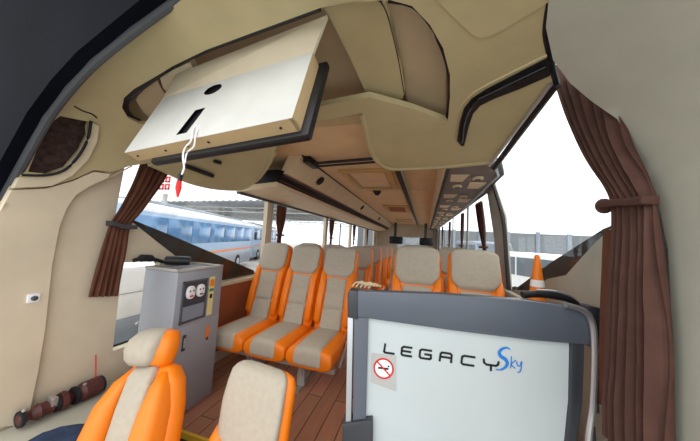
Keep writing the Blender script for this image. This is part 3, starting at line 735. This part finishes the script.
# left front curtain
xw = XL + .02
rows = [(onx(a, xw), onx(b, xw), s) for a, b, s in [((141, 158), (170, 170), 1), ((131, 183), (157, 190), .9), ((119, 207), (141, 212), .6), ((109, 224), (130, 226), .35), ((101, 248), (126, 250), .6), ((94, 273), (121, 275), .9), ((87, 297), (117, 296), 1)]]
g = thing('curtain', 'brown tied-back curtain on the front left pillar', 'curtain', rows[3][0])
obj('fabric', curtain_mesh(rows, (1, 0, 0), 5, .012), 'curtain', g, ang=80)
bm = bmesh.new(); q = [onx(p, xw) for p in ((107, 223), (118, 226), (132, 227))]
bm = loft(bm, [[p + V((o, 0, z)) for o, z in ((.05, -.012), (.05, .012), (-.01, .014), (-.01, -.014))] for p in smooth_path(q, 4)])
obj('tieback', bm, 'frame_dark', g, label='dark tie band')
# right entrance curtain
xw = XR - .065
rows = [(onx(a, xw), onx(b, xw), s) for a, b, s in [((553, 62), (625, 107), .6), ((571, 112), (633, 142), .9), ((591, 156), (647, 172), .8), ((610, 186), (657, 196), .5), ((617, 205), (660, 206), .35), ((619, 235), (664, 235), .6), ((617, 290), (668, 290), .9), ((615, 350), (671, 350), 1), ((612, 407), (672, 420), 1.1), ((613, 436), (674, 520), 1.1)]]
g = thing('curtain', 'long mauve brown curtain tied back at the right entrance', 'curtain', rows[4][1])
obj('fabric', curtain_mesh(rows, (-1, 0, 0), 6, .020, 84, sub=7), 'curtain_mauve', g, ang=80)
q = smooth_path([onx(p, xw) for p in ((612, 206), (625, 203), (645, 202), (661, 200))], 4)
bm = loft(bmesh.new(), [[p + V((o, 0, z)) for o, z in ((-.046, -.013), (-.048, .013), (.0, .016), (.0, -.016))] for p in q])
obj('tieback', bm, 'curtain_mauve', g, bevel=.006)
bm = bmesh.new(); bmesh.ops.create_uvsphere(bm, u_segments=14, v_segments=8, radius=1, matrix=Matrix.Translation(q[0] + V((-.022, .004, 0))) @ Matrix.Diagonal((.028, .022, .03, 1)))
obj('tie_knot', bm, 'curtain_mauve', g, ang=80)
rows = [(onx(a, xw + .02), onx(b, xw + .02), s) for a, b, s in [((607, 232), (622, 226), .6), ((605, 300), (622, 300), .8), ((604, 360), (622, 362), 1), ((602, 404), (622, 412), 1)]]
obj('rear_fold', curtain_mesh(rows, (-1, 0, 0), 1.5, .012, 20), 'curtain', g, ang=80, label='lighter brown rear fold')
# small gathered curtains by the side window pillars
def small_curtain(side, y, w_, z0, z1, label, lean=0):
    x = (XL + .03) if side < 0 else (XR - .03)
    out = (1, 0, 0) if side < 0 else (-1, 0, 0)
    rows = [(V((x, y - w_ * .5, z1)), V((x, y + w_ * .5, z1)), 1), (V((x, y - w_ * .46, z1 * .6 + z0 * .4)), V((x, y + w_ * .42, z1 * .6 + z0 * .4)), .9),
            (V((x, y - w_ * .2, z1 * .3 + z0 * .7)), V((x, y + w_ * .22, z1 * .3 + z0 * .7)), .5), (V((x, y - w_ * .24, z0)), V((x, y + w_ * .2, z0)), .7)]
    rows = [(a + V((0, lean * (a.z - z0), 0)), b + V((0, lean * (b.z - z0), 0)), c_) for a, b, c_ in rows]
    g = thing('curtain', label, 'curtain', (x, y, z0), 0, 'curtains along the %s side windows' % ('left' if side < 0 else 'right'))
    obj('fabric', curtain_mesh(rows, out, 4, .016, 32), 'curtain' if side < 0 else 'maroon', g, ang=80)
    z = z1 * .3 + z0 * .7
    y += lean * (z - z0)
    obj('tieback', box(x - .01 if side < 0 else x - .05, x + .05 if side < 0 else x + .01, y - w_ * .24, y + w_ * .26, z - .012, z + .012), 'curtain', g, bevel=.004)
od = ['first', 'second', 'third', 'fourth', 'fifth']
for i, y in enumerate((2.72, 4.62, 6.44, 8.26)): small_curtain(-1, y, .22 if i == 0 else .26, 1.04, 1.575, 'brown gathered curtain on the %s pillar along the left side windows' % od[i])
for i, y in enumerate((2.98, 4.62, 6.40, 8.2)): small_curtain(1, y, .34 if i == 0 else .24, .95, 1.765, 'dark maroon gathered curtain on the %s pillar along the right side windows' % od[i], .55 if i == 0 else 0)
# --- overhead racks
def rail_loft(bm, sec0, sec1): return loft(bm, [sec0, sec1])
Y0, Y1 = 1.95, 10.5
def racksec(y, pts): return [V((x, y, z)) for x, z in pts]
g = thing('luggage_rack', 'cream overhead luggage rack along the left windows with dark slot', 'luggage rack', (XL, 2, 1.6))
def strip(name, pts, m, par, label=None, bev=0, y0=Y0, y1=Y1): return obj(name, rail_loft(bmesh.new(), racksec(y0, pts), racksec(y1, pts)), m, par, label=label, bevel=bev)
strip('lower_lip', [(XL, 1.60), (-1.30, 1.655), (-1.285, 1.69), (-1.30, 1.70), (XL, 1.66)], 'rack_cream', g)
strip('slot', [(XL + .1, 1.67), (-1.31, 1.70), (-1.22, 1.80), (-1.30, 1.82), (XL + .1, 1.80)], 'black', g, 'dark open slot')
strip('front_panel', [(-1.27, 1.775), (-1.20, 1.78), (-1.06, CZ - .004), (-1.08, CZ), (-1.2, CZ), (-1.26, 1.80)], 'rack_cream', g)
bm = tube(bmesh.new(), [V((-1.235, Y0, 1.765)), V((-1.235, Y1, 1.765))], .010, 8); tube(bm, [V((-1.27, Y0, 1.715)), V((-1.27, Y1, 1.715))], .008, 8); obj('slot_rail', bm, 'maroon', g)
bm = tube(bmesh.new(), [V((-1.055, Y0, CZ - .006)), V((-1.055, Y1, CZ - .006))], .008, 8); obj('upper_line', bm, 'black', g)
strip('window_header', [(XL + .005, 1.585), (XL + .05, 1.585), (XL + .05, 1.605), (XL + .005, 1.605)], 'gasket_grey', g)
# right rack
g = thing('luggage_rack', 'right overhead rack with patterned dark underside and round spotlights', 'luggage rack', (XR, 2, 1.8))
rd = [(1.87, .17, .50), (2.21, .18, .62), (3.78, .225, .69), (Y1, .42, .71)]
def rloft(f, m, name, label=None, bev=0): return obj(name, loft(bmesh.new(), [[V((x, y, z)) for x, z in f(xo, xe)] for y, xo, xe in rd]), m, g, label=label, bevel=bev)
rloft(lambda a, e: [(a, 1.78), (a + .02, 1.775), (a + .02, CZ), (a - .02, CZ)], 'rack_cream', 'inner_face')
rloft(lambda a, e: [(a + .015, 1.772), (a + .045, 1.772), (a + .045, 1.80), (a + .015, 1.80)], 'black', 'edge_strip')
up = rloft(lambda a, e: [(a + .045, 1.785), (e - .01, 1.80), (e - .01, 1.84), (a + .045, 1.84)], 'rack_under', 'underside_panel', 'dark patterned underside')
obj('outer_rail', tube(bmesh.new(), [V((e, y, 1.80)) for y, a, e in rd], .014, 8), 'silver', g)
rloft(lambda a, e: [(e + .012, 1.795), (e + .045, 1.80), (e + .045, 1.83), (e + .012, 1.83)], 'black', 'outer_edge')
def edge_x(y): return next(e0 + (e1 - e0) * (y - y0) / (y1 - y0) for (y0, _, e0), (y1, _, e1) in zip(rd, rd[1:]) if y <= y1)
for i in range(9):
    y = 2.12 + i * .85; a = .17 + .25 * (y - 1.87) / 8.63
    ed = edge_x(y + .35) + .04; xm = (a + ed) / 2
    for j, yy in enumerate((y, y + .30)):
        x0_, x1_ = (a + .07, xm - .03) if j == 0 else (xm + .02, ed - .08)
        b_ = bmesh.new()
        prism(b_, [V((x0_, yy, 1.783)), V((x1_ , yy + .03, 1.787)), V((x1_ - .02, yy + .26, 1.787)), V((x0_ + .02, yy + .23, 1.783))], (0, 0, .01))
        obj('cream_inset', b_, 'rack_cream', up, label='cream inset panel')
        xl_ = x1_ + .08 if j == 0 else x0_ - .09
        sl = obj('spotlight', lathe(bmesh.new(), [(.045, 1.79), (.045, 1.775), (.034, 1.768)], (xl_, yy + .12, 0), 16), 'rack_cream', up)
        # dark reading-light lens sits in the ring
        lathe_b = lathe(bmesh.new(), [(.026, 1.772), (.026, 1.764)], (xl_, yy + .12, 0), 14)
        obj('spotlight_lens', lathe_b, 'black', up)
# --- ceiling fittings
def hatch(x0, x1, y0, y1, label, mm):
    g = thing('ceiling_hatch', label, 'hatch', ((x0 + x1) / 2, (y0 + y1) / 2, CZ - .05))
    bm = bmesh.new(); t = .07
    for a in ((x0, x1, y0, y0 + t), (x0, x1, y1 - t, y1), (x0, x0 + t, y0 + t, y1 - t), (x1 - t, x1, y0 + t, y1 - t)): bx(bm, *a, CZ - .03, CZ)
    obj('frame', bm, 'hatch_tan', g, bevel=.006)
    obj('panel', box(x0 + t, x1 - t, y0 + t, y1 - t, CZ - .012, CZ), mm, g)
    bm = bmesh.new(); t2 = t + .05
    for a in ((x0 + t, x1 - t, y0 + t, y0 + t + .012), (x0 + t, x1 - t, y1 - t - .012, y1 - t), (x0 + t, x0 + t + .012, y0 + t, y1 - t), (x1 - t - .012, x1 - t, y0 + t, y1 - t)): bx(bm, *a, CZ - .024, CZ - .005)
    obj('inner_seal', bm, 'padding', g)
hatch(-.86, -.29, 2.42, 3.32, 'tan framed ceiling hatch nearest the front', 'ceiling_tan')
hatch(-.74, -.22, 4.95, 5.95, 'brown framed ceiling hatch farther down the aisle', 'panel_brown')
hatch(-.74, -.22, 7.9, 8.8, 'small tan ceiling hatch at the rear', 'hatch_tan')
g = thing('ceiling_camera', 'small black dome camera on the ceiling behind the front hatch', 'camera', (-.62, 3.55, CZ))
obj('mount', box(-.675, -.565, 3.50, 3.60, CZ - .03, CZ), 'black', g, bevel=.006); obj('dome', lathe(bmesh.new(), [(.045, CZ - .03), (.042, CZ - .05), (.02, CZ - .068)], (-.62, 3.55, 0), 16), 'black_gloss', g)
def rdspk(y, lb):
    g = thing('round_speaker', lb, 'speaker', (-1.13, y, 1.87), 0, 'black round fittings along the left rack')
    n3 = V((.77, 0, -.64)).normalized(); c = V((-1.125, y, 1.86)); s1 = V((0, 1, 0)); s2 = n3.cross(s1)
    for nm, r, d0, d1, m_ in (('ring', .055, .002, .016, 'black'), ('grille', .042, .010, .020, 'rubber')):
        obj(nm, loft(bmesh.new(), [[c + n3 * d + (s1 * math.cos(2 * PI * k_ / 16) + s2 * math.sin(2 * PI * k_ / 16)) * r for k_ in range(16)] for d in (d0, d1)]), m_, g)
rdspk(2.55, 'black round speaker on the left rack panel nearest the front screen'); rdspk(4.75, 'second black round speaker along the left rack panel'); rdspk(7.0, 'farthest black round speaker along the left rack panel')
g = thing('ceiling_rail', 'long black and silver rail along the ceiling right of the hatches', 'rail', (-.2, 2, CZ))
ra, rb = V((-.23, 1.95, CZ - .02)), V((-.02, 10.3, CZ - .02))
obj('black_strip', loft(bmesh.new(), [[q + V(o) for o in ((-.04, 0, -.006), (.01, 0, -.006), (.01, 0, .02), (-.04, 0, .02))] for q in (ra, rb)]), 'black', g)
obj('silver_tube', tube(bmesh.new(), [ra + V((.035, 0, -.008)), rb + V((.035, 0, -.008))], .011, 8), 'silver', g)
g = thing('ceiling_grab_bar', 'black double grab bar across the ceiling behind the screen', 'grab bar', (-.7, 2.05, CZ))
pa, pb = V((-1.02, 2.06, CZ - .05)), V((-.36, 1.98, CZ - .05))
obj('bar', tube(bmesh.new(), smooth_path([pa, pa.lerp(pb, .5), pb], 4), .014, 8), 'black', g); obj('bar', tube(bmesh.new(), smooth_path([q + V((0, .09, .0)) for q in (pa, pa.lerp(pb, .5), pb)], 4), .011, 8), 'black', g)
obj('mount', box(pa.x - .04, pa.x + .03, 1.98, 2.2, CZ - .06, CZ), 'black', g, bevel=.006); obj('mount', box(pb.x - .03, pb.x + .03, 1.92, 2.12, CZ - .06, CZ), 'black', g, bevel=.006)
# rear black speakers flanking the rear window
for x, lb in ((-.80, 'black speaker box at the rear, left of the back window'), (.33, 'black speaker box at the rear, right of the back window')):
    g = thing('speaker_box', lb, 'speaker', (x, 9.6, 1.5))
    obj('box', box(x - .28, x + .22, 9.4, 9.8, 1.12, 1.40), 'black', g, bevel=.05)
    obj('grille', lathe(bmesh.new(), [(.12, 9.395), (.12, 9.385)], (x - .03, 0, 1.26), 20, 'y'), 'rubber', g)
    obj('bracket', box(x - .12, x - .02, 9.5, 9.6, 1.39, CZ), 'frame_dark', g)
# ================================================================== OUTSIDE
GZ = -1.1
def coach(label, P0, dirv, length, nwin):
    """side of a parked coach; P0 = nearest top corner of the visible side, dirv = horizontal direction along it"""
    d = V((dirv.x, dirv.y, 0)).normalized(); nrm = V((d.y, -d.x, 0))
    if nrm.dot(EYE - P0) < 0: nrm = -nrm
    zt = P0.z; g = thing('parked_coach', label, 'bus', (P0.x, P0.y, GZ))
    def Q(s, z, o=0): return V((P0.x, P0.y, 0)) + d * s + nrm * o + V((0, 0, z))
    def slab(s0, s1, z0, z1, o0, o1, bm=None):
        return prism(bm or bmesh.new(), [Q(s0, z0, o0), Q(s1, z0, o0), Q(s1, z1, o0), Q(s0, z1, o0)], nrm * (o1 - o0))
    obj('body', slab(0, length, GZ + .35, zt - .16, -2.4, 0), 'bus_blue', g, bevel=.08)
    obj('roof', slab(.02, length - .02, zt - .36, zt - .06, -2.38, .03), 'bus_white', g, bevel=.10, label='white roof band')
    obj('roof_unit', slab(1.0, length - 1.2, zt - .1, zt + .10, -1.9, -.35), 'bus_lower', g, bevel=.06)
    obj('lower_panel', slab(.02, length - .02, GZ + .3, GZ + 1.25, -2.38, .015), 'bus_lower', g, bevel=.04)
    obj('stripe', slab(.1, length - .1, GZ + 1.25, GZ + 1.33, -.1, .02), 'orange', g)
    wl_ = (length - .5) / nwin
    for i in range(nwin):
        w_ = obj('window', slab(.25 + i * wl_ + .02, .25 + (i + 1) * wl_ - .02, zt - 1.38, zt - .46, -.05, .02), 'bus_glass', g, bevel=.01)
    for s in (1.6, length - 2.6):
        c = Q(s, GZ + .48, -.1); ring = lambda r, o: [c + d * r * math.cos(2 * PI * k_ / 24) + V((0, 0, r * math.sin(2 * PI * k_ / 24))) + nrm * o for k_ in range(24)]
        wh = obj('wheel', loft(bmesh.new(), [ring(.40, -.15), ring(.48, -.1), ring(.48, .1), ring(.38, .14)]), 'tyre', g)
        obj('hub', loft(bmesh.new(), [ring(.24, .1), ring(.24, .15), ring(.1, .17)]), 'silver', wh)
    for s in (.0,):
        obj('mirror', slab(s - .2, s - .05, zt - 1.3, zt - .7, .1, .3), 'black', g, bevel=.03)
    return g
pA = atdepth((127, 196), 6.6); dA = ray((326, 237))
coach('blue and white coach parked nearest the left windows', pA, dA, 11.5, 7)
dn = V((dA.x, dA.y, 0)).normalized()
coach('second blue and white coach parked beyond the nearer one on the left', pA + dn * 13.0 + V((-.6, .3, 0)), dA, 11.5, 7)
# white van seen low through the left cab window
g = thing('white_truck', 'white truck side with grey bumper seen low through the left cab window', 'truck', (-4.0, 2.2, GZ))
obj('body', box(-4.9, -3.2, 1.55, 2.75, .13, .74), 'bus_white', g, bevel=.05)
obj('bumper', box(-4.9, -3.18, 1.5, 2.78, -.12, .14), 'bus_lower', g, bevel=.03)
obj('badge', loft(bmesh.new(), [[V((-3.18 + o, 2.19 + a * s_, .055 + b * s_)) for a, b in rr(.11, .055, 16, 2)] for o, s_ in ((0, 1), (.01, .85))]), 'silver', g)
obj('lower_strip', box(-4.88, -3.185, 1.52, 2.77, -.19, -.12), 'black', g, bevel=.02)
obj('skirt', box(-4.85, -3.21, 1.55, 2.75, -.8, -.19), 'bus_white', g, bevel=.03)
obj('seam', box(-3.202, -3.195, 1.58, 2.72, .43, .436), 'bus_lower', g)
for xx in (-4.65, -3.5):
    for yy in (1.85, 2.5): obj('wheel', lathe(bmesh.new(), [(.28, -.1), (.33, -.08), (.33, .08), (.24, .1)], (xx, yy, GZ + .33), 20, 'x'), 'tyre', g)
# canopy roof over the parking
g = thing('canopy', 'grey corrugated depot canopy above the parked coaches', 'canopy', (-14, 22, GZ))
bm = bmesh.new(); x = -34.0; prof = []
zc = 3.7
bm = bmesh.new(); top = []; n_ = 160
for i in range(n_ + 1):
    xx = -36 + 30 * i / n_; top.append((xx, zc + .08 * (1 if (i // 2) % 2 else 0) + (xx + 36) * .02))
lower = [(a, b - .04) for a, b in reversed(top)]
loft(bm, [[V((a, y, b)) for a, b in top + lower] for y in (18, 40)]); obj('roof_sheet', bm, 'canopy', g)
for y in (19, 25, 31, 37):
    bm = bmesh.new(); bx(bm, -35, -7, y - .06, y + .06, zc - .55, zc - .47); bx(bm, -35, -7, y - .06, y + .06, zc - .15, zc - .07)
    for i in range(28): tube(bm, [V((-35 + i, y, zc - .5)), V((-34.5 + i, y, zc - .1))], .03, 5); tube(bm, [V((-34.5 + i, y, zc - .1)), V((-34 + i, y, zc - .5))], .03, 5)
    obj('truss', bm, 'leg_grey', g)
for x_, y in ((-33, 19), (-33, 30), (-12.5, 38), (-24, 38)): obj('post', tube(bmesh.new(), [V((x_, y, GZ)), V((x_, y, zc))], .12, 10), 'leg_grey', g)
# red and white sign board
s0 = atdepth((160, 176), 15); s1 = atdepth((176, 192), 15)
g = thing('signboard', 'white sign board with red blocks beyond the parked coaches on the left', 'sign', (s0.x, s0.y, GZ))
obj('board', box(min(s0.x, s1.x) - .3, max(s0.x, s1.x) + .3, s0.y, s0.y + .08, s1.z - .2, s0.z + .2), 'white', g)
wsg = abs(s1.x - s0.x); hs = s0.z - s1.z
for i in range(2):
    for j in range(2):
        xa = min(s0.x, s1.x) + wsg * (.05 + .48 * i); za = s1.z + hs * (.08 + .48 * j)
        bm = bmesh.new(); bx(bm, xa, xa + wsg * .38, s0.y - .03, s0.y, za, za + hs * .09); bx(bm, xa, xa + wsg * .1, s0.y - .03, s0.y, za, za + hs * .38); bx(bm, xa + wsg * .28, xa + wsg * .38, s0.y - .03, s0.y, za, za + hs * .38); bx(bm, xa + wsg * .1, xa + wsg * .3, s0.y - .03, s0.y, za + hs * .29, za + hs * .38)
        obj('red_block', bm, 'red', g)
obj('pole', box((s0.x + s1.x) / 2 - .1, (s0.x + s1.x) / 2 + .1, s0.y + .02, s0.y + .2, GZ, s1.z - .2), 'leg_grey', g)
# right side: wall, vehicles
bm = bmesh.new(); struct('wall_yard', box(-6, 60, 24, 24.3, GZ, 2.55), 'concrete')
for i in range(16): struct('wall_yard_post', box(3 + i * 2.2, 3.3 + i * 2.2, 23.9, 24.02, GZ, 2.7 if i % 2 else 2.62), 'bus_lower')
def van(label, x, y, rz, L=4.6, W=1.8, Hh=2.0, m='bus_white', name='white_van'):
    g = thing(name, label, 'van', (x, y, GZ), rz); M = ROOTM[g.name]
    def o(n_, bm, m_, par=None, **k_):
        bmesh.ops.transform(bm, matrix=M, verts=bm.verts); return obj(n_, bm, m_, par or g, **k_)
    prof = [(-L / 2, .35), (-L / 2, .95), (-L / 2 + .35, 1.1), (-L / 2 + .95, Hh - .08), (-L / 2 + 1.2, Hh), (L / 2 - .1, Hh), (L / 2, Hh - .2), (L / 2, .35)]
    o('body', loft(bmesh.new(), [[V((sx * W / 2 * .99, a, b)) for a, b in prof] for sx in (-1, 1)]), m, bevel=.05)
    ws = [(-L / 2 + .42, 1.16), (-L / 2 + .90, Hh - .16)]
    bm = prism(bmesh.new(), [V((sx * W / 2 * .88, a - .03, b + .02)) for sx, (a, b) in ((-1, ws[0]), (1, ws[0]), (1, ws[1]), (-1, ws[1]))], (0, .05, 0)); o('windshield', bm, 'dark_glass')
    for sx in (-1, 1):
        for a, b in ((-L / 2 + 1.0, -L / 2 + 1.9), (-L / 2 + 2.0, L / 2 - .9), (L / 2 - .8, L / 2 - .15)):
            o('window', box(sx * W / 2 - .015, sx * W / 2 + .015, a, b, 1.15, Hh - .22), 'dark_glass')
        hl = o('headlamp', box(sx * W * .36 - .14, sx * W * .36 + .14, -L / 2 - .03, -L / 2 + .06, .72, .9), 'silver', bevel=.02)
        bm = box(sx * (W / 2 + .15) - .1, sx * (W / 2 + .15) + .1, -L / 2 + .75, -L / 2 + .85, 1.2, 1.48); tube(bm, [V((sx * W / 2 * .98, -L / 2 + .85, 1.15)), V((sx * (W / 2 + .15), -L / 2 + .8, 1.25))], .025, 6); o('mirror', bm, 'black', bevel=.015)
        for yy in (-L / 2 + .85, L / 2 - .85):
            o('wheel', lathe(bmesh.new(), [(.24, -.1), (.32, -.09), (.32, .09), (.22, .1)], (sx * (W / 2 - .1), yy, .32), 20, 'x'), 'tyre')
    o('bumper', box(-W / 2 * .97, W / 2 * .97, -L / 2 - .08, -L / 2 + .1, .35, .62), 'bus_lower', bevel=.04)
    o('grille', box(-W * .24, W * .24, -L / 2 - .03, -L / 2 + .05, .68, .88), 'black')
    return g
pv = atdepth((553, 262), 8.2)
van('white van parked outside the right front window', pv.x + 1.3, pv.y + 1.6, math.radians(28), 4.8, 1.85, 2.15)
pv = atdepth((492, 262), 12)
van('pale grey truck cab van behind the right window pillar', pv.x + .2, pv.y + 2.6, math.radians(8), 4.6, 1.9, 2.6, 'bus_lower', 'grey_van')
